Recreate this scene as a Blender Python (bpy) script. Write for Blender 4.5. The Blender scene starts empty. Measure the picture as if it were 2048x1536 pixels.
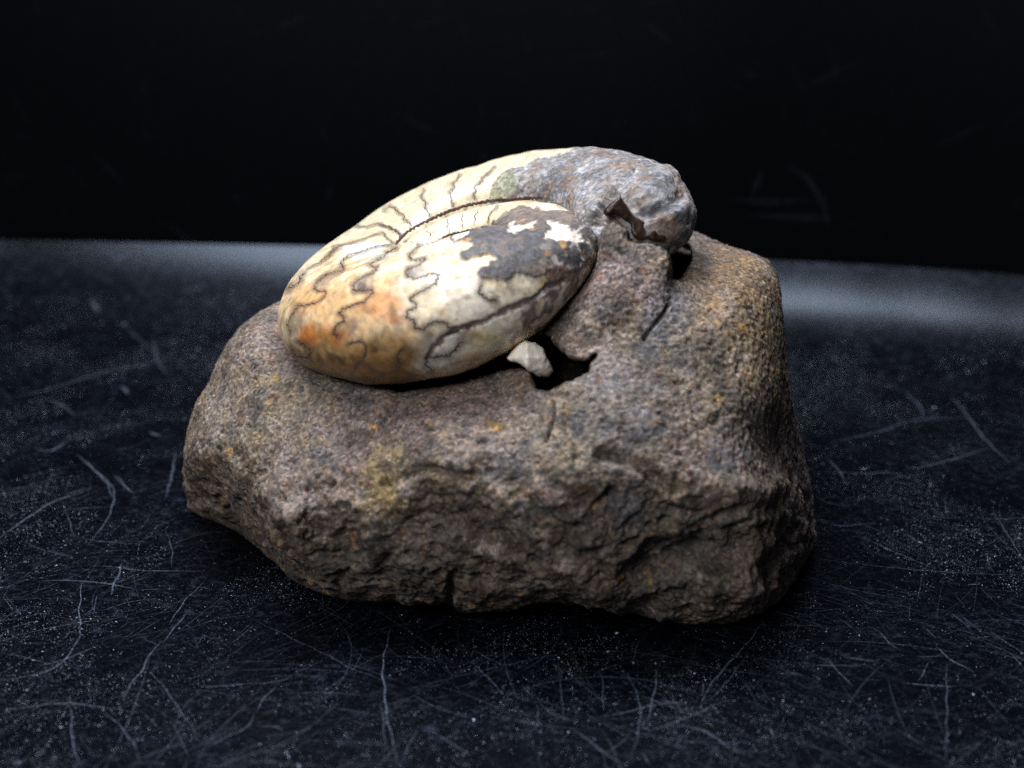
import bpy, math, random
import numpy as np
from mathutils import Vector, Matrix
from mathutils.bvhtree import BVHTree
random.seed(7); rng = np.random.default_rng(7)
scene = bpy.context.scene
scene.unit_settings.scale_length = 0.01          # one unit is a centimetre

# ------------------------------------------------------------------ camera
F = 2813.0; TH = math.radians(20.0); CAMZ = 6.85
cam_d = bpy.data.cameras.new('camera'); cam = bpy.data.objects.new('camera', cam_d)
scene.collection.objects.link(cam); scene.camera = cam
cam.location = (0, 0, CAMZ); cam.rotation_euler = (math.pi/2-TH, 0, 0)
cam_d.sensor_width = 36; cam_d.lens = 36*F/2048
cam_d.clip_start = 0.1; cam_d.clip_end = 500
cam_d.dof.use_dof = True; cam_d.dof.focus_distance = 14.1; cam_d.dof.aperture_fstop = 0.0
LENS_M = cam_d.lens*0.001
cam_d.dof.aperture_fstop = 0.235
# ------------------------------------------------------------------ world and lamps
w = bpy.data.worlds.new('World'); scene.world = w; w.use_nodes = True
w.node_tree.nodes['Background'].inputs[0].default_value = (0.62, 0.72, 1.0, 1)
w.node_tree.nodes['Background'].inputs[1].default_value = 0.045
def area(name, loc, target, size, size_y, power, col):
    d = bpy.data.lights.new(name, 'AREA'); d.shape = 'RECTANGLE'; d.size = size; d.size_y = size_y
    d.energy = power; d.color = col
    o = bpy.data.objects.new(name, d); scene.collection.objects.link(o)
    o.location = loc; o.rotation_euler = (Vector(target)-Vector(loc)).to_track_quat('-Z', 'Y').to_euler()
    return o
area('window_light', (-2.5, 17.5, 24), (0, 14, 2), 28, 8, 16000, (0.92, 0.955, 1.0))
area('front_fill', (-9, -6, 17), (0, 14, 2), 10, 8, 3700, (1.0, 0.99, 0.98))  # added fill from behind the camera, lifts the undercut front; no real source
scene.view_settings.view_transform = 'Standard'; scene.view_settings.look = 'None'
scene.view_settings.exposure = 0; scene.view_settings.gamma = 1
scene.cycles.use_denoising = False      # the slight sampling grain stands for the camera's own

# ------------------------------------------------------------------ maths helpers
RIGHT = np.array([1, 0, 0.]); UP = np.array([0, math.sin(TH), math.cos(TH)]); FWD = np.array([0, math.cos(TH), -math.sin(TH)])
CAM = np.array([0, 0, CAMZ])
def at(u, v, d):
    """a place d centimetres deep in the view, found through the photograph's measurements"""
    u = np.asarray(u, float); v = np.asarray(v, float); d = np.asarray(d, float)
    return CAM + ((u-1024)/F*d)[..., None]*RIGHT + ((768-v)/F*d)[..., None]*UP + d[..., None]*FWD
def to_uvd(P):
    q = P-CAM; d = q@FWD
    return 1024+F*(q@RIGHT)/d, 768-F*(q@UP)/d, d
def sd_poly(U, V, poly):
    """signed distance (px) to a closed outline, negative inside"""
    poly = np.asarray(poly, float); n = len(poly)
    D = np.full(U.shape, 1e9); ins = np.zeros(U.shape, bool)
    for i in range(n):
        a = poly[i]; b = poly[(i+1) % n]; e = b-a
        t = np.clip(((U-a[0])*e[0]+(V-a[1])*e[1])/(e@e+1e-9), 0, 1)
        D = np.minimum(D, (U-a[0]-t*e[0])**2+(V-a[1]-t*e[1])**2)
        if e[1] != 0:
            c = ((a[1] <= V) & (b[1] > V)) | ((b[1] <= V) & (a[1] > V))
            ins ^= c & (U < a[0]+(V-a[1])/e[1]*e[0])
    D = np.sqrt(D); return np.where(ins, -D, D)
def d_line(U, V, pts):
    D = np.full(U.shape, 1e9)
    for a, b in zip(pts[:-1], pts[1:]):
        a = np.array(a, float); b = np.array(b, float); e = b-a
        t = np.clip(((U-a[0])*e[0]+(V-a[1])*e[1])/(e@e+1e-9), 0, 1)
        D = np.minimum(D, (U-a[0]-t*e[0])**2+(V-a[1]-t*e[1])**2)
    return np.sqrt(D)
def sm(x, a, b):
    t = np.clip((x-a)/(b-a), 0, 1); return t*t*(3-2*t)
def smax(a, b, k):
    h = np.clip(0.5+0.5*(a-b)/k, 0, 1); return b+(a-b)*h+k*h*(1-h)
def _hash(i, j, k, s):
    h = (i*374761393+j*668265263+k*2147483647+s*1274126177) & 0xFFFFFFFF
    h = ((h ^ (h >> 13))*1274126177) & 0xFFFFFFFF
    h = (h ^ (h >> 16)); return h
_G = rng.normal(size=(256, 3)).astype(np.float32); _G /= np.linalg.norm(_G, axis=1)[:, None]
def noise(P, scale, seed=0):
    q = (P*scale+seed*17.31).astype(np.float32); i0 = np.floor(q).astype(np.int64); f = q-i0
    u = f*f*f*(f*(f*6-15)+10); r = 0
    for dx in (0, 1):
        wx = u[:, 0] if dx else 1-u[:, 0]
        for dy in (0, 1):
            wy = u[:, 1] if dy else 1-u[:, 1]
            for dz in (0, 1):
                wz = u[:, 2] if dz else 1-u[:, 2]
                g = _G[_hash(i0[:, 0]+dx, i0[:, 1]+dy, i0[:, 2]+dz, seed) & 255]
                r = r+wx*wy*wz*((f-np.array([dx, dy, dz], np.float32))*g).sum(1)
    return r*1.6
def fbm(P, scale, oct=4, seed=0, gain=0.5):
    r = 0; a = 1.0
    for o in range(oct):
        r = r+a*noise(P, scale*2.03**o, seed+o*3); a *= gain
    return r
def rbf(pts, smooth=1e-6):
    p = np.array(pts, float); X = p[:, :2]/300; z = p[:, 2]
    def ph(r): return np.where(r > 0, r*r*np.log(np.maximum(r, 1e-9)), 0)
    n = len(X); K = ph(np.linalg.norm(X[:, None]-X[None], axis=2))+np.eye(n)*smooth
    Pm = np.c_[np.ones(n), X]; A = np.block([[K, Pm], [Pm.T, np.zeros((3, 3))]])
    s = np.linalg.solve(A, np.r_[z, 0, 0, 0])
    def f(U, V):
        Q = np.stack([U.ravel()/300, V.ravel()/300], 1)
        o = s[n]+Q@s[n+1:]
        for i in range(n): o = o+s[i]*ph(np.hypot(Q[:, 0]-X[i, 0], Q[:, 1]-X[i, 1]))
        return o.reshape(U.shape)
    return f
class Map2D:
    """a function of two image coordinates tabulated for speed"""
    def __init__(s, fn, u0, u1, v0, v1, st):
        s.u0, s.v0, s.st = u0, v0, st
        us = np.arange(u0, u1+st, st, dtype=float); vs = np.arange(v0, v1+st, st, dtype=float)
        U, V = np.meshgrid(us, vs, indexing='ij'); s.T = fn(U, V)
    def __call__(s, U, V):
        x = np.clip((U-s.u0)/s.st, 0, s.T.shape[0]-1.001); y = np.clip((V-s.v0)/s.st, 0, s.T.shape[1]-1.001)
        i = x.astype(int); j = y.astype(int); a = x-i; b = y-j; T = s.T
        return (T[i, j]*(1-a)+T[i+1, j]*a)*(1-b)+(T[i, j+1]*(1-a)+T[i+1, j+1]*a)*b
def surface_nets(Fv, org, h):
    """mesh of the zero level of a sampled solid"""
    nx, ny, nz = Fv.shape; ins = Fv < 0
    c = np.zeros((nx-1, ny-1, nz-1), np.int8)
    for a in (0, 1):
        for b in (0, 1):
            for d in (0, 1): c += ins[a:nx-1+a, b:ny-1+b, d:nz-1+d]
    act = (c > 0) & (c < 8); idx = -np.ones(act.shape, np.int64); I = np.argwhere(act); idx[act] = np.arange(len(I))
    acc = np.zeros((len(I), 3)); cnt = np.zeros(len(I))
    corners = [(a, b, d) for a in (0, 1) for b in (0, 1) for d in (0, 1)]
    vals = [Fv[I[:, 0]+a, I[:, 1]+b, I[:, 2]+d] for a, b, d in corners]
    for p in range(8):
        for q in range(p+1, 8):
            A = np.array(corners[p]); B = np.array(corners[q])
            if abs(A-B).sum() != 1: continue
            va, vb = vals[p], vals[q]; m = (va < 0) != (vb < 0)
            t = np.where(m, va/(va-vb+1e-20*(va == vb)), 0)
            acc += np.where(m[:, None], A+(B-A)*t[:, None], 0); cnt += m
    V = (I+acc/cnt[:, None])*h+org
    quads = []
    for ax in range(3):
        s = [slice(None)]*3; s2 = list(s); s[ax] = slice(0, -1); s2[ax] = slice(1, None)
        cr = ins[tuple(s)] != ins[tuple(s2)]; E = np.argwhere(cr)
        o1, o2 = [k for k in range(3) if k != ax]
        E = E[(E[:, o1] > 0) & (E[:, o2] > 0) & (E[:, o1] < Fv.shape[o1]-1) & (E[:, o2] < Fv.shape[o2]-1)]
        fl = ins[tuple(E.T)]
        def g(a, b):
            e = E.copy(); e[:, o1] -= a; e[:, o2] -= b; return idx[tuple(e.T)]
        q = np.stack([g(1, 1), g(0, 1), g(0, 0), g(1, 0)], 1)
        flip = fl if ax != 1 else ~fl
        q = np.where(flip[:, None], q, q[:, ::-1]); quads.append(q)
    return V, np.concatenate(quads)
def mesh_from(name, V, Q, smooth=True):
    m = bpy.data.meshes.new(name); Q = np.asarray(Q)
    m.vertices.add(len(V)); m.vertices.foreach_set('co', np.asarray(V, np.float32).ravel())
    k = Q.shape[1]; m.loops.add(Q.size); m.loops.foreach_set('vertex_index', Q.astype(np.int32).ravel())
    m.polygons.add(len(Q)); m.polygons.foreach_set('loop_start', np.arange(0, Q.size, k, dtype=np.int32))
    m.polygons.foreach_set('use_smooth', np.full(len(Q), smooth)); m.update(); m.validate(); return m
def attr(m, name, arr):
    arr = np.asarray(arr, np.float32)
    if arr.ndim == 1: a = m.attributes.new(name, 'FLOAT', 'POINT'); a.data.foreach_set('value', arr)
    else:
        a = m.attributes.new(name, 'FLOAT_COLOR', 'POINT')
        if arr.shape[1] == 3: arr = np.c_[arr, np.ones(len(arr), np.float32)]
        a.data.foreach_set('color', arr.ravel())
def catmull(V, Q):
    """one smooth subdivision, as plain arrays (a quad becomes four)"""
    E = np.sort(np.concatenate([Q[:, [0, 1]], Q[:, [1, 2]], Q[:, [2, 3]], Q[:, [3, 0]]]), axis=1)
    key = E[:, 0]*len(V)+E[:, 1]; uq, inv = np.unique(key, return_inverse=True)
    ea, eb = uq//len(V), uq % len(V); n = len(Q); fp = V[Q].mean(1)
    fs = np.zeros((len(uq), 3)); fc = np.bincount(inv, minlength=len(uq)).astype(float)
    for k in range(3): fs[:, k] = np.bincount(inv, weights=np.tile(fp[:, k], 4), minlength=len(uq))
    ep = ((V[ea]+V[eb])+fs/fc[:, None]*2)/4
    nv = len(V); cnt = np.bincount(Q.ravel(), minlength=nv).astype(float); cnt[cnt == 0] = 1
    Fa = np.stack([np.bincount(Q.ravel(), weights=np.repeat(fp[:, k], 4), minlength=nv) for k in range(3)], 1)/cnt[:, None]
    mid = (V[ea]+V[eb])/2; ec = np.bincount(np.r_[ea, eb], minlength=nv).astype(float); ec[ec == 0] = 1
    Ra = np.stack([np.bincount(np.r_[ea, eb], weights=np.r_[mid[:, k], mid[:, k]], minlength=nv) for k in range(3)], 1)/ec[:, None]
    W = (Fa+2*Ra+(cnt-3)[:, None]*V)/cnt[:, None]
    e = inv.reshape(4, n)+nv; f = np.arange(n)+nv+len(uq)
    Q2 = np.concatenate([np.stack([Q[:, 0], e[0], f, e[3]], 1), np.stack([e[0], Q[:, 1], e[1], f], 1),
                         np.stack([f, e[1], Q[:, 2], e[2]], 1), np.stack([e[3], f, e[2], Q[:, 3]], 1)])
    return np.concatenate([W, ep, fp]), Q2
def vnormals(V, Q):
    d1 = V[Q[:, 2]]-V[Q[:, 0]]; d2 = V[Q[:, 3]]-V[Q[:, 1]]; n = np.cross(d1, d2); N = np.zeros_like(V)
    for c in range(4):
        for k in range(3): N[:, k] += np.bincount(Q[:, c], weights=n[:, k], minlength=len(V))
    return N/np.maximum(np.linalg.norm(N, axis=1), 1e-12)[:, None]
def link(name, mesh, mat, parent=None, label=None):
    o = bpy.data.objects.new(name, mesh); scene.collection.objects.link(o)
    if mat: mesh.materials.append(mat)
    if parent: o.parent = parent
    if label: o['label'] = label
    return o
def lin(r, g, b):
    return tuple(((c/255+0.055)/1.055)**2.4 if c > 10 else c/255/12.92 for c in (r, g, b))
def mixc(C, col, m):
    return C*(1-m[:, None])+np.array(col)[None]*m[:, None]

# ------------------------------------------------------------------ materials
def new_mat(name):
    m = bpy.data.materials.new(name); m.use_nodes = True; nt = m.node_tree
    return m, nt, nt.nodes['Principled BSDF']
def N(nt, t, **kw):
    n = nt.nodes.new(t)
    for k, v in kw.items():
        if k.startswith('i_'): n.inputs[k[2:].replace('_', ' ')].default_value = v
        else: setattr(n, k, v)
    return n
def ramp(nt, stops, src):
    r = nt.nodes.new('ShaderNodeValToRGB'); e = r.color_ramp.elements
    while len(e) < len(stops): e.new(0.5)
    for el, (p, c) in zip(e, stops): el.position = p; el.color = (*c, 1) if len(c) == 3 else c
    nt.links.new(src, r.inputs[0]); return r
def mixn(nt, fac, a, b, mode='MIX'):
    n = nt.nodes.new('ShaderNodeMix'); n.data_type = 'RGBA'; n.blend_type = mode
    for s, x in ((0, fac), (6, a), (7, b)):
        if hasattr(x, 'is_linked') or hasattr(x, 'links'): nt.links.new(x, n.inputs[s])
        else: n.inputs[s].default_value = x if s == 0 else (*x, 1)
    return n.outputs[2]
def speckled(name, grain, rough, bump, spec=0.35, amount=1.0, bump_scale=None):
    """mineral surface: colour from the 'tint' attribute, broken up by grains of several kinds"""
    m, nt, b = new_mat(name); L = nt.links
    co = N(nt, 'ShaderNodeTexCoord').outputs['Object']; tint = N(nt, 'ShaderNodeAttribute', attribute_name='tint').outputs['Color']
    v1 = N(nt, 'ShaderNodeTexVoronoi', i_Scale=grain); L.new(co, v1.inputs['Vector'])
    v2 = N(nt, 'ShaderNodeTexVoronoi', i_Scale=grain*1.9); L.new(co, v2.inputs['Vector'])
    n1 = N(nt, 'ShaderNodeTexNoise', i_Scale=grain*0.55, i_Detail=6.0, i_Roughness=0.7); L.new(co, n1.inputs['Vector'])
    n2 = N(nt, 'ShaderNodeTexNoise', i_Scale=grain*0.12, i_Detail=5.0, i_Roughness=0.65); L.new(co, n2.inputs['Vector'])
    s1 = N(nt, 'ShaderNodeSeparateColor'); L.new(v1.outputs['Color'], s1.inputs[0])
    s2 = N(nt, 'ShaderNodeSeparateColor'); L.new(v2.outputs['Color'], s2.inputs[0])
    br = ramp(nt, [(0.0, (0.22,)*3), (0.3, (0.7,)*3), (0.7, (1.15,)*3), (1.0, (2.0,)*3)], s1.outputs[0])
    c = mixn(nt, 0.75*amount, tint, br.outputs[0], 'MULTIPLY')
    hue = ramp(nt, [(0.0, (0.82, 0.88, 1.05)), (0.3, (1.0, 1.0, 1.0)), (0.72, (1.0, 1.0, 1.0)), (0.86, (1.25, 1.05, 0.65)), (0.97, (1.35, 0.95, 0.62)), (1.0, (1.3, 0.8, 0.6))], s2.outputs[1])
    hue.color_ramp.interpolation = 'LINEAR'
    c = mixn(nt, 0.7*amount, c, hue.outputs[0], 'MULTIPLY')
    r3 = ramp(nt, [(0.3, (0.55, 0.55, 0.6)), (0.5, (1.0, 1.0, 1.0)), (0.7, (1.35, 1.3, 1.2))], n1.outputs[0])
    c = mixn(nt, 0.8*amount, c, r3.outputs[0], 'MULTIPLY')
    r4 = ramp(nt, [(0.35, (0.84, 0.87, 0.94)), (0.5, (1.0, 1.0, 1.0)), (0.66, (1.2, 1.1, 0.9))], n2.outputs[0])
    c = mixn(nt, 0.8*amount, c, r4.outputs[0], 'MULTIPLY')
    L.new(c, b.inputs['Base Color']); b.inputs['Specular IOR Level'].default_value = spec
    rr = N(nt, 'ShaderNodeMapRange', i_To_Min=rough-0.12, i_To_Max=rough+0.12); L.new(n1.outputs[0], rr.inputs[0]); L.new(rr.outputs[0], b.inputs['Roughness'])
    nb = N(nt, 'ShaderNodeTexNoise', i_Scale=bump_scale or grain*0.8, i_Detail=5.0, i_Roughness=0.7); L.new(co, nb.inputs['Vector'])
    bp = N(nt, 'ShaderNodeBump', i_Strength=bump, i_Distance=0.02); L.new(nb.outputs[0], bp.inputs['Height']); L.new(bp.outputs[0], b.inputs['Normal'])
    return m
rock_mat = speckled('rock_grains', 36, 0.8, 0.5, 0.3)
crust_mat = speckled('crust_grains', 30, 0.6, 0.5, 0.4, 0.55)
steinkern_mat = speckled('infill_grains', 30, 0.78, 0.9, 0.2, 0.7)
chip_mat = speckled('calcite_grains', 20, 0.5, 0.3, 0.4, 0.15)
shell_mat = speckled('shell_calcite', 16, 0.36, 0.12, 0.5, 0.22)
shell_mat.node_tree.nodes['Principled BSDF'].inputs['Subsurface Weight'].default_value = 0.12
shell_mat.node_tree.nodes['Principled BSDF'].inputs['Subsurface Radius'].default_value = (0.08, 0.05, 0.03)
def plain(name, col, rough, spec=0.4):
    m, nt, b = new_mat(name); co = N(nt, 'ShaderNodeTexCoord').outputs['Object']
    n = N(nt, 'ShaderNodeTexNoise', i_Scale=18.0, i_Detail=5.0); nt.links.new(co, n.inputs['Vector'])
    r = ramp(nt, [(0.3, tuple(c*0.55 for c in col)), (0.7, tuple(min(1, c*1.5) for c in col))], n.outputs[0])
    nt.links.new(r.outputs[0], b.inputs['Base Color']); b.inputs['Roughness'].default_value = rough
    b.inputs['Specular IOR Level'].default_value = spec; return m
suture_mat = plain('suture_mineral', lin(62, 46, 42), 0.6, 0.2)
brown_mat = plain('brown_shell', lin(38, 25, 17), 0.35, 0.3)

# ------------------------------------------------------------------ table and backdrop
EDGE_UV = [(-300, 478), (0, 480), (300, 486), (600, 492), (1000, 502), (1350, 515), (1600, 523), (1800, 533), (2048, 551), (2350, 580)]
BL, BA = 2.8, 1.15                                # the sheet curls up over its last centimetres
ZE = BA*BL/2/1.5
eu = np.array([e[0] for e in EDGE_UV], float); ev = np.array([e[1] for e in EDGE_UV], float)
dirs = ((eu-1024)/F)[:, None]*RIGHT+((768-ev)/F)[:, None]*UP+FWD
ep = CAM+dirs*((ZE-CAMZ)/dirs[:, 2])[:, None]
def y_edge(x):
    sl0 = (ep[1, 1]-ep[0, 1])/(ep[1, 0]-ep[0, 0]); sl1 = (ep[-1, 1]-ep[-2, 1])/(ep[-1, 0]-ep[-2, 0])
    y = np.interp(x, ep[:, 0], ep[:, 1]); y = np.where(x < ep[0, 0], ep[0, 1]+sl0*(x-ep[0, 0]), y)
    return np.where(x > ep[-1, 0], ep[-1, 1]+sl1*(x-ep[-1, 0]), y)
def z_table(x, y):
    s = np.clip((y-(y_edge(x)-BL))/BL, 0, 1); return BA*BL/3*s**3*1.0
ZE2 = BA*BL/3
def grid_mesh(name, P):
    a, b = P.shape[:2]; I = np.arange(a*b).reshape(a, b)
    Q = np.stack([I[:-1, :-1], I[1:, :-1], I[1:, 1:], I[:-1, 1:]], -1).reshape(-1, 4)
    return mesh_from(name, P.reshape(-1, 3), Q)
xs = np.linspace(-22, 22, 121); tt = np.r_[np.linspace(0, 0.72, 40), np.linspace(0.73, 1, 60)]
X = np.repeat(xs[:, None], len(tt), 1); Y = -6+(y_edge(xs)[:, None]+6)*tt[None]; Z = z_table(X, Y)
def table_material(name, sheen, base, speck, specl):
    m, nt, b = new_mat(name); L = nt.links; co = N(nt, 'ShaderNodeTexCoord').outputs['Object']
    n1 = N(nt, 'ShaderNodeTexNoise', i_Scale=34.0, i_Detail=3.0, i_Roughness=0.9); L.new(co, n1.inputs['Vector'])
    n2 = N(nt, 'ShaderNodeTexNoise', i_Scale=0.9, i_Detail=5.0, i_Roughness=0.6); L.new(co, n2.inputs['Vector'])
    mp = N(nt, 'ShaderNodeMapping'); mp.inputs['Rotation'].default_value = (0, 0, 0.75); mp.inputs['Scale'].default_value = (7, 12, 5); L.new(co, mp.inputs[0])
    n3 = N(nt, 'ShaderNodeTexNoise', i_Scale=1.0, i_Detail=6.0, i_Roughness=0.7); L.new(mp.outputs[0], n3.inputs['Vector'])
    r1 = ramp(nt, [(0.56, (0, 0, 0)), (0.64, (0.2,)*3), (0.74, (1, 1, 1))], n1.outputs[0])
    r2 = ramp(nt, [(0.36, (0.12,)*3), (0.66, (1, 1, 1))], n2.outputs[0])
    r3 = ramp(nt, [(0.52, (0, 0, 0)), (0.75, (0.3,)*3)], n3.outputs[0])
    a = mixn(nt, 1.0, r1.outputs[0], r3.outputs[0], 'ADD'); f = mixn(nt, 1.0, a, r2.outputs[0], 'MULTIPLY')
    c = mixn(nt, f, base, speck); L.new(c, b.inputs['Base Color'])
    rr = N(nt, 'ShaderNodeMapRange', i_To_Min=sheen, i_To_Max=sheen+0.10); L.new(n3.outputs[0], rr.inputs[0]); L.new(rr.outputs[0], b.inputs['Roughness'])
    bp = N(nt, 'ShaderNodeBump', i_Strength=0.35, i_Distance=0.004); L.new(n1.outputs[0], bp.inputs['Height']); L.new(bp.outputs[0], b.inputs['Normal'])
    b.inputs['Specular IOR Level'].default_value = specl; b.inputs['Specular Tint'].default_value = (0.68, 0.8, 1.0, 1)
    return m
tmat = table_material('scratched_black_plastic', 0.19, (0.0006, 0.0008, 0.0018), (0.085, 0.104, 0.165), 0.26)
bmat = table_material('black_backdrop_plastic', 0.4, (0.0006, 0.0007, 0.0009), (0.004, 0.0045, 0.006), 0.08)
table = link('table_surface', grid_mesh('table_surface', np.stack([X, Y, Z], -1)), tmat); table['kind'] = 'structure'
xs2 = np.linspace(-24, 24, 60); zs = np.linspace(-0.6, 26, 30)
Xb = np.repeat(xs2[:, None], 30, 1); Zb = np.repeat(zs[None], 60, 0); Yb = y_edge(xs2)[:, None]+0.12+0.02*Zb+0*Xb
back = link('backdrop', grid_mesh('backdrop', np.stack([Xb, Yb, Zb], -1)), bmat); back['kind'] = 'structure'

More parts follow.
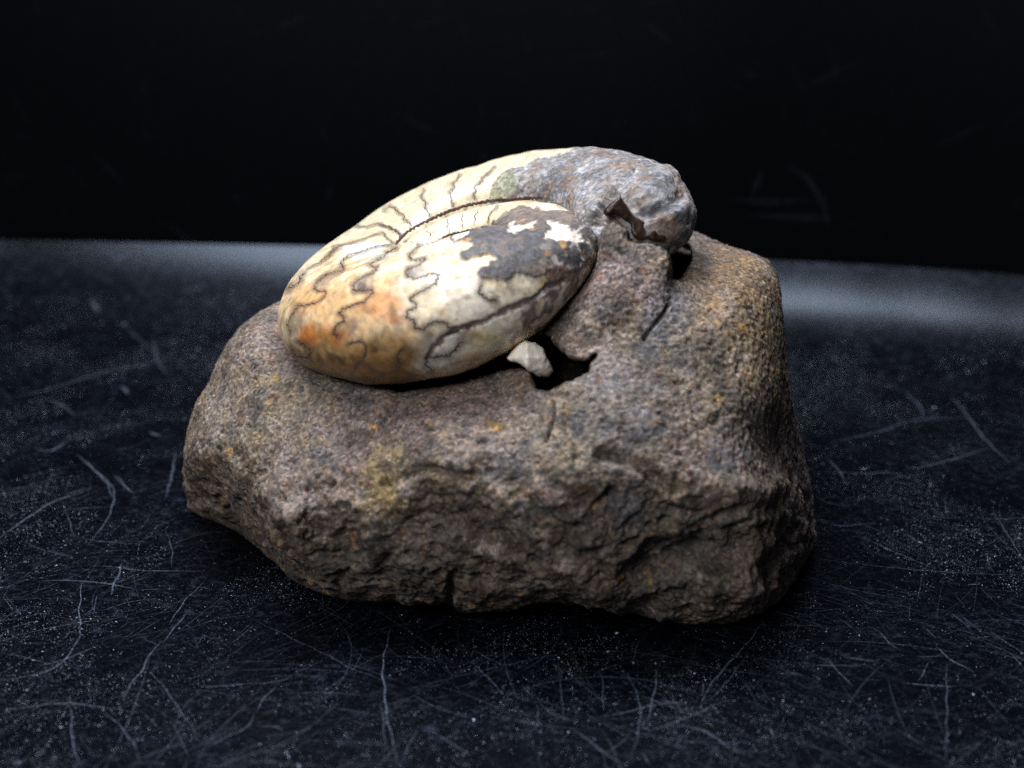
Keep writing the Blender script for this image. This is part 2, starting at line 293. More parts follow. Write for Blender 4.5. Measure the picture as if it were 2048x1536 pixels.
# scratches: thin dusty ribbons lying on the sheet
def table_hit(u, v):
    d = (u-1024)/F*RIGHT+(768-v)/F*UP+FWD
    return (CAM+d*((0-CAMZ)/d[2]))[:2]
def z6(x0, y0, s): return lambda pts: [(x0+x/s, y0+y/s) for x, y in pts]
A1 = z6(0, 900, 4); A2 = z6(0, 1152, 4); A3 = z6(512, 1152, 4); A4 = z6(1024, 1152, 4); A5 = z6(1536, 1152, 4); A6 = z6(1536, 768, 4); A0 = z6(0, 380, 2.477)
SCR = [ # outline points, width px, strength
 (A1([(0, 700), (150, 590), (330, 470), (420, 410), (560, 370), (700, 320), (740, 300)]), 6, 1.0),
 (A1([(640, 60), (740, 150), (850, 235), (900, 290), (920, 350), (900, 450), (860, 560), (760, 690), (690, 770)]), 5, .7),
 (A1([(470, 490), (640, 465), (900, 455)]), 4, .6), (A1([(540, 500), (560, 590), (590, 690)]), 4, .6),
 (A1([(560, 690), (800, 730), (1000, 750), (1190, 745)]), 3, .6), (A1([(210, 740), (330, 800), (560, 850)]), 3, .6),
 (A1([(1320, 640), (1370, 760), (1380, 850), (1370, 940)]), 3, .6), (A1([(720, 930), (900, 930), (980, 945), (1100, 965), (1400, 970), (1640, 970)]), 4, .8),
 (A1([(940, 200), (1000, 290), (1070, 350)]), 4, .7), (A1([(1400, 50), (1370, 220), (1320, 370)]), 4, .5), (A1([(1160, 575), (1350, 575)]), 3, .5),
 (A1([(980, 900), (950, 1000), (900, 1090), (890, 1160)]), 8, .7), (A1([(330, 1050), (500, 1040), (640, 1050), (800, 1060), (1080, 1110)]), 9, .55),
 (A1([(650, 1060), (645, 1200), (625, 1330), (650, 1370), (635, 1500)]), 4, .9), (A1([(780, 1160), (750, 1230), (760, 1300)]), 3, .7),
 (A1([(800, 1290), (960, 1240), (1080, 1200), (1180, 1195)]), 3, .7), (A1([(1640, 1050), (1480, 1200), (1420, 1290), (1350, 1400)]), 4, .8),
 (A1([(1500, 1300), (1420, 1390), (1370, 1460), (1310, 1530)]), 5, .8), (A1([(1590, 1090), (1640, 1110), (1700, 1115)]), 4, .6),
 (A2([(1300, 520), (1220, 590), (1180, 660), (1140, 760), (1050, 860), (980, 990)]), 7, .6), (A2([(1130, 500), (1280, 560)]), 3, .4),
 (A2([(640, 430), (640, 490), (600, 560), (540, 640), (480, 720), (330, 780), (160, 815), (0, 840)]), 6, .75),
 (A2([(280, 720), (420, 705), (560, 650), (720, 590), (830, 540)]), 5, .6),
 (A2([(0, 1070), (170, 1055), (390, 1025), (550, 1015), (750, 1040), (1000, 1070)]), 5, .9),
 (A2([(560, 1030), (575, 1150), (570, 1300), (600, 1400), (650, 1530)]), 4.5, .9), (A2([(830, 1080), (900, 1140), (990, 1230), (1080, 1360), (1130, 1500)]), 4, .8),
 (A2([(1200, 760), (1330, 910), (1420, 1050), (1520, 1190), (1590, 1310)]), 3.5, .7), (A2([(1130, 1090), (1280, 1220)]), 3, .6),
 (A2([(0, 430), (90, 420), (160, 395), (300, 360)]), 4, .6), (A2([(560, 425), (555, 480), (490, 510)]), 4, .6),
 (A2([(600, 1460), (480, 1380), (310, 1240)]), 3, .0), (A2([(1590, 1400), (1750, 1320), (1900, 1250), (1980, 1230), (2040, 1090)]), 5, .7),
 (A2([(1600, 890), (1800, 880), (2048, 855)]), 4, .7), (A2([(1610, 380), (1800, 330), (2000, 310)]), 2.5, .6), (A2([(130, 1430), (160, 1530)]), 6, .6),
 (A3([(0, 860), (150, 850), (300, 815)]), 4, .8), (A3([(0, 1090), (60, 980), (160, 880)]), 5, .7), (A3([(0, 360), (100, 410), (230, 470), (330, 520), (600, 650), (800, 760), (1000, 820), (1060, 870)]), 3, .65),
 (A3([(1075, 430), (1050, 530), (1020, 650), (1010, 780), (1030, 900), (1040, 1080), (1060, 1200), (1110, 1360), (1120, 1500)]), 5.5, .95),
 (A3([(1000, 1000), (1020, 1200), (1040, 1400)]), 4, .5), (A3([(490, 240), (620, 310), (810, 410)]), 1.8, .8), (A3([(1420, 540), (1395, 590), (1420, 610)]), 3, .6),
 (A3([(1180, 650), (1300, 650), (1450, 670)]), 3, .7), (A3([(1730, 590), (1850, 660), (2000, 720)]), 3, .7), (A3([(1720, 690), (1820, 770), (1920, 890), (1990, 960)]), 4, .7),
 (A3([(1080, 770), (1240, 740)]), 4, .8), (A3([(1600, 900), (1780, 840)]), 3, .6), (A3([(220, 940), (600, 930), (1000, 970)]), 3, .6), (A3([(1260, 960), (1450, 1060), (1730, 1140)]), 4, .5),
 (A3([(0, 1210), (190, 1190), (210, 1250)]), 4, .6), (A3([(100, 1280), (300, 1260), (440, 1220)]), 3, .5), (A3([(640, 1330), (830, 1330), (1050, 1350)]), 4, .5),
 (A3([(1290, 1230), (1220, 1360), (1170, 1480)]), 4, .6), (A3([(1380, 1240), (1560, 1330), (1720, 1440)]), 5, .65), (A3([(840, 1430), (930, 1445)]), 9, .9), (A3([(250, 1380), (275, 1500)]), 4, .6),
 (A4([(710, 770), (730, 900), (725, 1080)]), 3.5, .6), (A4([(660, 780), (800, 720), (900, 690)]), 4, .6), (A4([(920, 770), (980, 900), (1030, 1030), (1020, 1200), (990, 1350), (940, 1480)]), 4, .7),
 (A4([(1155, 740), (1160, 820), (1130, 960), (1090, 1140)]), 5, .9), (A4([(420, 575), (610, 580)]), 2, .8), (A4([(690, 620), (860, 590)]), 2.5, .5),
 (A4([(680, 1130), (850, 1110), (1010, 1060), (1180, 1020), (1370, 1010)]), 5, .8), (A4([(1180, 990), (1360, 1030)]), 14, .45),
 (A4([(2010, 370), (1900, 520), (1760, 670), (1620, 830), (1530, 960), (1515, 1070)]), 4.5, .9), (A4([(1530, 830), (1520, 960)]), 3, .7), (A4([(1860, 660), (1760, 790), (1700, 880), (1560, 1010)]), 4, .6),
 (A4([(1150, 670), (1300, 610)]), 3, .5), (A4([(1080, 1260), (1230, 1190), (1400, 1140), (1520, 1080), (1680, 1000), (1790, 990)]), 4.5, .6),
 (A4([(1230, 1200), (1400, 1195), (1550, 1240), (1680, 1330), (1800, 1420), (1880, 1440)]), 5, .8), (A4([(470, 1210), (600, 1310), (740, 1420), (900, 1520)]), 5, .75),
 (A4([(750, 1430), (890, 1320), (950, 1250)]), 5, .5), (A4([(1030, 1400), (1110, 1520)]), 5, .7), (A4([(210, 1020), (330, 1110), (480, 1150)]), 4, .6), (A4([(0, 1150), (160, 1170), (220, 1210)]), 6, .6), (A4([(200, 1050), (215, 1210)]), 4, .6),
 (A4([(80, 880), (180, 980)]), 4, .6), (A4([(1290, 1370), (1390, 1270)]), 4, .6), (A4([(560, 1160), (850, 1140), (1200, 1130), (1500, 1130)]), 3, .4),
 (A5([(1070, 855), (1240, 870), (1400, 888), (1510, 880)]), 5, 1.1), (A5([(1290, 680), (1250, 770), (1195, 845)]), 3.5, .8), (A5([(1425, 700), (1430, 950), (1430, 1200), (1420, 1500)]), 4, .65),
 (A5([(460, 650), (560, 760), (680, 890)]), 4, .8), (A5([(1340, 560), (1430, 650), (1530, 710), (1650, 770)]), 6, .75), (A5([(800, 400), (900, 450), (1000, 570), (1060, 600)]), 4, .7),
 (A5([(1180, 650), (1390, 640)]), 3, .6), (A5([(230, 720), (500, 715), (820, 720)]), 4, .6), (A5([(120, 760), (300, 800)]), 10, .3), (A5([(600, 650), (850, 680)]), 14, .35), (A5([(1600, 70), (1700, 65)]), 6, .8),
 (A5([(180, 160), (360, 125)]), 3, .6), (A5([(1230, 400), (1350, 500)]), 4, .6), (A5([(1940, 610), (2040, 740)]), 4, .6), (A5([(1500, 1400), (1700, 1340)]), 4, .5), (A5([(0, 1200), (60, 1310)]), 6, .7),
 (A6([(390, 1100), (560, 1140), (720, 1130), (860, 1110)]), 5, .7), (A6([(400, 1400), (800, 1450), (1200, 1490), (1700, 1520), (2048, 1530)]), 2.5, .8), (A6([(700, 1200), (1000, 1340), (1340, 1480)]), 4, .6), (A6([(380, 900), (500, 960), (700, 980)]), 5, .5),
 (A6([(480, 600), (560, 680), (640, 820)]), 9, .6), (A6([(380, 700), (800, 720), (960, 700), (1200, 770)]), 6, .5), (A6([(1120, 690), (1300, 650), (1500, 600), (1700, 530), (1830, 510)]), 6, .7),
 (A6([(500, 470), (900, 380), (1100, 300), (1300, 280), (1700, 260)]), 7, .6), (A6([(1460, 90), (1600, 260), (1700, 400), (1830, 540), (1950, 640)]), 8, .6), (A6([(1100, 70), (1220, 180), (1250, 280)]), 8, .5), (A6([(1790, 1000), (1900, 1180), (2040, 1400)]), 6, .4),
 (A6([(1190, 1050), (1540, 1080)]), 4, .5), (A6([(1100, 1200), (1210, 1270)]), 8, .5),
 (A0([(0, 1040), (200, 1000), (500, 905), (760, 855), (900, 830)]), 9, .55), (A0([(760, 740), (780, 850), (830, 920)]), 8, .5), (A0([(230, 1030), (330, 1080), (370, 1120)]), 8, .5),
 (A0([(380, 1310), (440, 1360), (530, 1450), (560, 1530)]), 6, .8), (A0([(170, 1280), (250, 1300), (340, 1240)]), 9, .7), (A0([(600, 970), (640, 1010)]), 14, .7), (A0([(740, 1200), (800, 1220)]), 13, .8), (A0([(870, 1290), (850, 1430), (820, 1530)]), 7, .5),
 (A0([(560, 1410), (650, 1500)]), 7, .5), (A0([(330, 1510), (450, 1470)]), 6, .6), (A0([(460, 640), (500, 670)]), 14, .5), (A0([(940, 450), (1120, 505)]), 7, .8), (A0([(850, 520), (940, 450)]), 8, .5), (A0([(600, 690), (770, 800)]), 8, .3),
]
RV, RQ, RS = [], [], []
def ribbon(P2, width, strength):
    P2 = np.asarray(P2, float); n = len(P2)
    T = np.gradient(P2, axis=0); T /= np.linalg.norm(T, axis=1)[:, None]+1e-9; Nn = np.c_[-T[:, 1], T[:, 0]]
    tp = np.sin(np.linspace(0.12, math.pi-0.12, n))**0.45
    base = sum(len(v) for v in RV); z = 0.0012+0.0008*rng.random()
    cols = []
    for k, (o, a) in enumerate(((-1, 0.0), (-0.35, 1.0), (0.35, 1.0), (1, 0.0))):
        q = P2+Nn*(o*width*tp)[:, None]; cols.append(np.c_[q, z_table(q[:, 0], q[:, 1])+z])
        RS.append(np.full(n, a*strength)*tp)
    RV.append(np.concatenate(cols)); I = base+np.arange(4*n).reshape(4, n)
    RQ.append(np.stack([I[:-1, :-1], I[:-1, 1:], I[1:, 1:], I[1:, :-1]], -1).reshape(-1, 4)[:, ::-1])
def smooth_line(P2, step):
    P2 = np.asarray(P2, float)
    if len(P2) == 2: P2 = np.array([P2[0], (P2[0]+P2[1])/2, P2[1]])
    t = np.r_[0, np.cumsum(np.linalg.norm(np.diff(P2, axis=0), axis=1))]; n = max(4, int(t[-1]/step)); tt = np.linspace(0, t[-1], n)
    Q = np.stack([np.interp(tt, t, P2[:, k]) for k in range(2)], 1)
    for _ in range(3): Q[1:-1] = (Q[:-2]+2*Q[1:-1]+Q[2:])/4
    return Q
for pts, wd, st in SCR:
    if st <= 0: continue
    P = np.array([table_hit(*p) for p in pts]); dd = np.linalg.norm(P.mean(0)-np.array([0, 0])); d = math.hypot(dd, CAMZ)
    L = smooth_line(P, 0.05); L += 0.006*np.c_[np.sin(np.arange(len(L))*0.9+rng.random()*9), rng.normal(size=len(L))*0.5]
    ribbon(L, wd/F*d*0.34, st*0.62)
for i in range(8500):                                   # the fine random wear between the long scratches
    x = rng.uniform(-11, 11); y = rng.uniform(6.5, 21) if i % 3 else rng.uniform(7.5, 14)
    ang = rng.normal(0.7, 0.35) if x < 0 else rng.normal(-0.7, 0.4)
    if rng.random() < 0.45: ang = rng.uniform(0, math.pi)
    l = rng.gamma(2, 0.32)+0.12; k = rng.normal(0, 0.35); n = max(4, int(l/0.07)); s = np.linspace(0, l, n)
    a = ang+k*s; P = np.stack([x+np.cumsum(np.cos(a))*l/n, y+np.cumsum(np.sin(a))*l/n], 1)
    if (P[:, 1] > y_edge(P[:, 0])-0.4).any(): continue
    ribbon(P, rng.uniform(0.0015, 0.0055), rng.uniform(0.08, 0.5)**1.5*(0.35+0.65*(math.sin(x*1.3+y*0.9)*math.sin(y*1.7-x*0.6) > -0.1)))
m, nt, b = new_mat('scratch_dust')
co = N(nt, 'ShaderNodeTexCoord').outputs['Object']
n1 = N(nt, 'ShaderNodeTexNoise', i_Scale=22.0, i_Detail=6.0, i_Roughness=0.8); nt.links.new(co, n1.inputs['Vector'])
r1 = ramp(nt, [(0.38, (0, 0, 0)), (0.62, (1, 1, 1))], n1.outputs[0])
sa = N(nt, 'ShaderNodeAttribute', attribute_name='strength').outputs['Fac']
mu = N(nt, 'ShaderNodeMath', operation='MULTIPLY'); nt.links.new(r1.outputs[0], mu.inputs[0]); nt.links.new(sa, mu.inputs[1])
m2 = N(nt, 'ShaderNodeMath', operation='MULTIPLY'); nt.links.new(mu.outputs[0], m2.inputs[0]); m2.inputs[1].default_value = 0.75
nt.links.new(m2.outputs[0], b.inputs['Alpha']); b.inputs['Base Color'].default_value = (0.27, 0.325, 0.46, 1); b.inputs['Roughness'].default_value = 0.7
b.inputs['Specular IOR Level'].default_value = 0.2
me = mesh_from('scratches', np.concatenate(RV), np.concatenate(RQ)); attr(me, 'strength', np.concatenate(RS))
sc_o = link('scratches', me, m, table); sc_o['kind'] = 'stuff'
# dust: tiny grains lying on the sheet, thickest in the foreground
nd = 420000; px = rng.uniform(-11, 11, nd); py = 7+15*rng.random(nd)**1.25
cl = fbm(np.c_[px, py, 0*px], 0.8, 4, 5)+0.5*fbm(np.c_[px+py, (px-py)*4, 0*px], 0.5, 3, 9)
keep = (py < y_edge(px)-0.5) & (rng.random(nd) < np.clip(0.35+1.3*cl, 0.06, 1)); px, py = px[keep], py[keep]; nd = len(px)
rr = np.exp(rng.normal(math.log(0.0023), 0.42, nd)); rr[rng.random(nd) < 0.0015] *= 3
an = rng.uniform(0, 6.28, nd); st = rng.uniform(1, 2.2, nd)
base = np.array([[1, 0], [0, 1], [-1, 0], [0, -1]], float); Vd = np.zeros((nd, 5, 3))
for k in range(4):
    lx = base[k, 0]*rr*st; ly = base[k, 1]*rr; Vd[:, k, 0] = px+lx*np.cos(an)-ly*np.sin(an); Vd[:, k, 1] = py+lx*np.sin(an)+ly*np.cos(an)
    Vd[:, k, 2] = z_table(Vd[:, k, 0], Vd[:, k, 1])+0.0004
Vd[:, 4] = np.stack([px, py, z_table(px, py)+rr*0.9], 1)
T = np.concatenate([np.stack([np.arange(nd)*5+k, np.arange(nd)*5+(k+1) % 4, np.arange(nd)*5+4], 1) for k in range(4)])
me = mesh_from('dust', Vd.reshape(-1, 3), T, False)
tc = np.repeat(np.clip(np.exp(rng.normal(-2.1, 0.75, nd)), 0.03, 0.8)[:, None]*np.array([[0.8, 0.92, 1.25]]), 5, 0); attr(me, 'tint', tc)
BL_ = [[(1450, 395), (1540, 405), (1640, 400)], [(1560, 325), (1610, 350), (1645, 400), (1660, 470)], [(1500, 400), (1530, 330)], [(540, 60), (620, 30)], [(465, 380), (480, 410)], [(650, 410), (665, 360)], [(320, 440), (400, 490)], [(1480, 430), (1700, 438)],
       [(960, 300), (975, 320)], [(800, 230), (880, 270)], [(1280, 40), (1350, 90)], [(1580, 190), (1740, 110)], [(180, 300), (260, 380)], [(1850, 300), (1990, 240)]]
bv, bq, bs = [], [], []
for i_, ln in enumerate(BL_+[[(a_, b_), (a_+rng.normal(0, 60), b_+rng.normal(0, 45))] for a_, b_ in zip(rng.uniform(0, 2048, 60), rng.uniform(0, 470, 60))]):
    L_ = smooth_line(ln, 8.0); n_ = len(L_); dr = ((L_[:, 0]-1024)/F)[:, None]*RIGHT+((768-L_[:, 1])/F)[:, None]*UP+FWD
    dep = (ep[3, 1]+0.0)/dr[:, 1]
    for _ in range(3): q_ = CAM+dr*dep[:, None]; dep = dep*(y_edge(q_[:, 0])+0.10+0.02*q_[:, 2])/q_[:, 1]
    q_ = CAM+dr*dep[:, None]; T_ = np.gradient(q_, axis=0); T_ /= np.linalg.norm(T_, axis=1)[:, None]; S_ = np.cross(T_, [0, 1, 0]); tp_ = np.sin(np.linspace(0.1, 3.04, n_))
    for k_, o_ in enumerate((-0.05, 0.05)): bv.append(q_+S_*(o_*tp_)[:, None]); bs.append(tp_*((0.035 if i_ < 3 or i_ == 7 else 0.015) if i_ < 14 else 0.006))
    I_ = sum(len(x_) for x_ in bv[:-2])+np.arange(2*n_).reshape(2, n_); bq.append(np.stack([I_[0, :-1], I_[0, 1:], I_[1, 1:], I_[1, :-1]], -1))
mb = mesh_from('scratches', np.concatenate(bv), np.concatenate(bq)); attr(mb, 'strength', np.concatenate(bs))
bo = link('scratches', mb, m, back); bo['kind'] = 'stuff'
m, nt, b = new_mat('dust_grains'); nt.links.new(N(nt, 'ShaderNodeAttribute', attribute_name='tint').outputs['Color'], b.inputs['Base Color']); b.inputs['Roughness'].default_value = 0.6
du = link('dust', me, m, table); du['kind'] = 'stuff'

# ------------------------------------------------------------------ the specimen
spec = bpy.data.objects.new('fossil_specimen', None); scene.collection.objects.link(spec); spec.location = (0, 14.0, 0)
spec['label'] = 'coiled cream and grey ammonite fossil set in a rough brown rock'; spec['category'] = 'fossil'
bpy.context.view_layer.update()

# ---- host rock
SIL = [(555, 603), (520, 622), (480, 655), (452, 690), (432, 728), (415, 768), (390, 808), (374, 860), (368, 900), (371, 955), (377, 1008), (390, 1040), (418, 1062), (450, 1083), (474, 1110),
       (520, 1134), (556, 1150), (590, 1174), (640, 1193), (700, 1204), (760, 1204), (820, 1210), (868, 1214), (893, 1206), (905, 1222), (930, 1230), (970, 1228), (1012, 1220), (1056, 1206), (1100, 1203),
       (1140, 1208), (1185, 1222), (1235, 1222), (1285, 1232), (1335, 1248), (1390, 1256), (1450, 1250), (1500, 1240), (1550, 1226), (1582, 1204), (1606, 1165), (1620, 1120), (1631, 1068), (1624, 1000),
       (1618, 950), (1606, 890), (1592, 830), (1580, 770), (1573, 700), (1568, 640), (1562, 580), (1555, 548), (1538, 520), (1500, 504), (1450, 489), (1400, 467), (1340, 440), (1250, 420), (1100, 430), (900, 500), (700, 560), (600, 590)]
FR = [(380, 850, 14.3), (376, 930, 14.3), (430, 780, 14.3), (500, 680, 14.3), (560, 620, 14.8), (450, 900, 13.8), (405, 965, 14.5), (430, 1010, 15.0), (465, 1060, 15.4), (510, 1100, 15.2), (548, 1130, 14.8), (450, 1020, 14.9),
      (470, 970, 13.8), (520, 960, 13.5), (505, 1000, 13.6), (545, 1060, 13.2), (585, 1110, 13.15), (630, 1090, 12.85), (640, 1040, 12.95), (480, 1020, 14.4), (500, 1065, 14.8), (530, 1108, 14.9), (500, 800, 13.9), (600, 760, 13.85), (650, 850, 13.4), (800, 850, 13.0), (760, 800, 13.2), (900, 800, 13.05), (1000, 850, 12.7), (1000, 790, 12.95),
      (620, 930, 13.1), (740, 930, 12.85), (870, 920, 12.45), (1000, 950, 12.4), (1100, 900, 12.35), (700, 1010, 12.8), (700, 1090, 12.95), (850, 1040, 12.65), (800, 1130, 12.95), (950, 1120, 12.75), (700, 1175, 13.3), (900, 1185, 13.15), (1050, 1180, 12.9),
      (1080, 1050, 12.5), (1150, 1130, 12.6), (1230, 1200, 13.0), (1240, 1020, 12.35), (1180, 830, 12.5), (1250, 790, 12.55), (1280, 900, 12.35), (1330, 1080, 12.65), (1430, 1110, 12.75),
      (1400, 1200, 12.95), (1520, 1180, 13.1), (1480, 1050, 12.6), (1540, 1050, 12.9), (1450, 900, 12.6), (1420, 760, 12.85), (1370, 660, 13.0), (1500, 700, 13.15), (1550, 800, 13.3), (1550, 950, 13.1),
      (1530, 620, 13.6), (1480, 560, 13.75), (1400, 560, 13.6), (1400, 620, 13.2), (1420, 490, 14.9), (1555, 570, 14.2), (1600, 900, 14.3), (1592, 830, 14.1), (1620, 1020, 14.4), (1605, 1120, 14.3), (1580, 1180, 14.1),
      (740, 985, 12.75), (870, 985, 12.6), (1000, 1010, 12.4), (760, 1085, 12.8), (900, 1080, 12.7), (1000, 1120, 12.62), (1290, 960, 12.3), (1310, 1010, 12.45), (1390, 1070, 12.7), (1300, 1110, 12.75), (1190, 1165, 12.65), (1480, 990, 12.45), (1120, 1000, 12.3), (1250, 640, 13.05), (1200, 560, 13.25), (1150, 620, 13.15), (1300, 560, 13.3), (1250, 520, 13.35), (1340, 530, 13.65), (1180, 680, 12.9), (1110, 670, 13.1), (1330, 620, 13.1),
      (700, 650, 14.6), (900, 650, 14.5), (1000, 560, 15.0), (1100, 480, 15.5), (1300, 430, 15.6), (600, 640, 14.8)]
sil = Map2D(lambda U, V: sd_poly(U, V, SIL), 330, 1670, 380, 1300, 4)
frf = rbf(FR, 2e-4); fr = Map2D(frf, 330, 1670, 380, 1300, 8)
HOLE = [(1030, 710), (1050, 745), (1070, 782), (1090, 790), (1120, 775), (1150, 762), (1182, 750), (1188, 728), (1206, 700), (1186, 706), (1168, 718), (1140, 712), (1118, 694), (1100, 668), (1080, 664)]
GAP = [(730, 742), (760, 775), (800, 783), (860, 774), (940, 760), (1000, 742), (1045, 735), (1060, 700), (1030, 670), (900, 700), (780, 720)]
NOTCH = [(1325, 470), (1340, 510), (1346, 535), (1342, 560), (1356, 562), (1372, 545), (1384, 515), (1378, 490), (1350, 470)]
hole = Map2D(lambda U, V: sd_poly(U, V, HOLE)+3+3*np.sin(U*0.21)*np.sin(V*0.17), 700, 1420, 440, 800, 3)
gap = Map2D(lambda U, V: sd_poly(U, V, GAP), 700, 1420, 440, 800, 3)
notch = Map2D(lambda U, V: sd_poly(U, V, NOTCH), 700, 1420, 440, 800, 3)
TONGUE = [(1180, 640), (1192, 520), (1196, 474), (1206, 452), (1220, 440), (1232, 434), (1246, 450), (1254, 462), (1256, 474), (1270, 488), (1300, 488), (1336, 496), (1348, 520), (1340, 560), (1320, 610), (1290, 650)]
tong = Map2D(lambda U, V: sd_poly(U, V, TONGUE), 700, 1420, 380, 800, 3)
TRIP = [(640, 700), (900, 700), (1060, 640), (1180, 560), (1200, 470), (1000, 460), (640, 640)]
h = 0.034
x0, x1, y0, y1, z0, z1 = -3.75, 3.75, 10.5, 18.2, -0.06, 5.2
gx = np.arange(x0, x1, h); gy = np.arange(y0, y1, h); gz = np.arange(z0, z1, h)
Fv = np.full((len(gx), len(gy), len(gz)), 1.0, np.float32)
YY, ZZ = np.meshgrid(gy, gz, indexing='ij')
dd = YY*FWD[1]+(ZZ-CAMZ)*FWD[2]; VV = 768-F*(YY*UP[1]+(ZZ-CAMZ)*UP[2])/dd
CR = [[(1340, 608), (1330, 625), (1316, 642), (1300, 660), (1288, 676)], [(1105, 800), (1108, 835), (1098, 860), (1090, 880)]]
crk = Map2D(lambda U, V: np.minimum(d_line(U, V, CR[0]), d_line(U, V, CR[1])), 1060, 1360, 590, 900, 2)
for i, x in enumerate(gx):
    U = 1024+F*x/dd; s = sil(U, VV)*dd/F; f0 = fr(U, VV)
    a = smax(s, f0-dd, 0.42); a = smax(a, dd-(17.3+0.25*np.sin(x*1.7)), 1.5)
    a = smax(a, -ZZ, 0.12)
    tg_ = smax(smax(tong(U, VV)*dd/F, (13.08+(600-VV)*0.0011)-dd, 0.10), dd-15.2, 0.2)
    hh_ = np.clip(0.5+0.5*(tg_-a)/0.22, 0, 1); a = tg_+(a-tg_)*hh_-0.22*hh_*(1-hh_)
    g = np.maximum(hole(U, VV)*dd/F, np.maximum(dd-(f0+1.5), 0)); a = smax(a, -g, 0.05)
    g = np.maximum(gap(U, VV)*dd/F, dd-(f0+1.1)); a = smax(a, -g, 0.06)
    g = np.maximum(notch(U, VV)*dd/F, dd-(f0+2.2)); a = smax(a, -g, 0.05)
    Fv[i] = a
V, Q = surface_nets(Fv, np.array([x0, y0, z0]), h); V, Q = catmull(V, Q)
Nn = vnormals(V, Q)
if (Nn*(V-V.mean(0))).sum() < 0: Q = Q[:, ::-1].copy(); Nn = -Nn
print('rock', len(V))
u, v, d = to_uvd(V)
rough = np.clip(sm(v+60*noise(V, 0.9, 3), 900, 1010)*0.6+0.25+0.3*sm(u, 1450, 1600)*sm(v, 560, 700)-0.35*sm(u, 1300, 1420)*(1-sm(v, 1000, 1060))+0.35*sm(-u, -480, -400)*sm(v, 880, 950), 0.2, 1.1)
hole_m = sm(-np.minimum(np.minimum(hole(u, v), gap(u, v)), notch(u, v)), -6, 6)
rg = 1-np.abs(fbm(V, 1.5, 4, 21))*2.1
keepo = 0.5+0.5*sm(-sil(u, v), 2, 70)              # large lumps fade towards the outline, so it holds
disp = (0.06*fbm(V, 0.8, 3, 11)*rough+(0.075*fbm(V, 2.6, 4, 13)+0.05*(rg-0.55)+0.05*np.minimum(0, fbm(V, 4.2, 3, 17)+0.1))*rough*(1+0.2*sm(v, 950, 1050)))*keepo-0.012
disp += 0.012*fbm(V, 7.5, 4, 31)*(0.35+0.8*rough)
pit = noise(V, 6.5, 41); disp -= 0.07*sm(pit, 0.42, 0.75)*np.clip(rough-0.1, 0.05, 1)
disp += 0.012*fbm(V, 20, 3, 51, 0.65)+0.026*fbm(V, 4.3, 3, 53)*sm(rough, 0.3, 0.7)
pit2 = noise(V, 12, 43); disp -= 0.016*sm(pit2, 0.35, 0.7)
cd = crk(u, v); disp -= np.where((u > 1060) & (u < 1360) & (v > 590) & (v < 900), 0.045*(1-sm(cd, 1.5, 6)), 0)
frontm = 1-sm(d-fr(u, v), 0.5, 0.9); wu_ = u+14*noise(V, 2.2, 81); wv_ = v+14*noise(V, 2.2, 83)
for ln, wd, am in (([(1000, 990), (1060, 1055), (1130, 1130), (1200, 1190), (1245, 1216)], 30, 0.075), ([(1100, 1000), (1125, 1035), (1152, 1048), (1180, 1022), (1212, 985)], 11, 0.04),
                   ([(1215, 905), (1260, 915), (1310, 960)], 26, -0.09), ([(1300, 1140), (1380, 1100), (1480, 1100)], 42, -0.09), ([(840, 1035), (900, 1050), (960, 1090)], 40, -0.09), ([(760, 960), (850, 945), (940, 960)], 20, -0.05),
                   ([(1400, 950), (1480, 985), (1560, 975)], 34, 0.04), ([(1330, 1010), (1420, 1040), (1530, 1020)], 22, -0.05), ([(1330, 1215), (1430, 1190), (1540, 1170)], 34, 0.05), ([(905, 1225), (895, 1180), (905, 1150)], 12, -0.08),
                   ([(1140, 840), (1165, 880), (1150, 930)], 18, -0.045), ([(470, 900), (500, 960), (490, 1000)], 24, -0.05), ([(640, 1000), (690, 1040), (720, 1100)], 20, -0.045)):
    disp += am*frontm*(1-sm(d_line(wu_, wv_, ln), 0, wd))
disp *= 1-0.6*hole_m
disp *= sm(V[:, 2], 0.0, 0.25)*0.9+0.1
RV0 = V.copy(); V = V+Nn*disp[:, None]; V[:, 2] = np.maximum(V[:, 2], 0.0015)
# colour of the rock: mineral patches in space, darker pits, shade painted into hollows
n1 = fbm(V, 0.7, 4, 61); n2 = fbm(V, 1.9, 4, 63); n3 = fbm(V, 5.5, 3, 67)
C = np.tile(np.array(lin(132, 119, 113)), (len(V), 1))
C = mixc(C, lin(126, 115, 100), sm(n1+0.4*n2, -0.05, 0.5)*0.8)
C = mixc(C, lin(84, 84, 90), sm(n2-0.2*n1, 0.08, 0.45)*0.75)
C = mixc(C, lin(142, 122, 118), sm(-n1, 0.15, 0.5)*0.5)
def blob(px_, py_, r, soft=0.6, wob=30):
    return 1-sm(np.hypot(u-px_, v-py_)+wob*n2*2, r*(1-soft), r)
C = mixc(C, lin(142, 124, 94), blob(1500, 700, 210, .8)*0.65)
C = mixc(C, lin(146, 116, 84), blob(1475, 545, 120, .8)*0.5)
C = mixc(C, lin(106, 109, 120), blob(1330, 640, 75, .6, 15)*0.75)
C = mixc(C, lin(120, 120, 127), blob(1240, 800, 120, .8)*0.6)
C = mixc(C, lin(120, 122, 131), blob(1255, 1025, 65, .6)*0.8)
C = mixc(C, lin(150, 132, 84), blob(760, 965, 75, .9)*0.7)
C = mixc(C, lin(150, 134, 130), blob(960, 870, 170, .9)*0.5)
C = mixc(C, lin(150, 130, 128), blob(1230, 560, 130, .8)*0.6)
C = mixc(C, lin(128, 114, 92), sm(-u, -640, -420)*0.4)
C = mixc(C, lin(92, 84, 74), sm(v+90*n1, 980, 1120)*0.65)  # darker towards the bottom
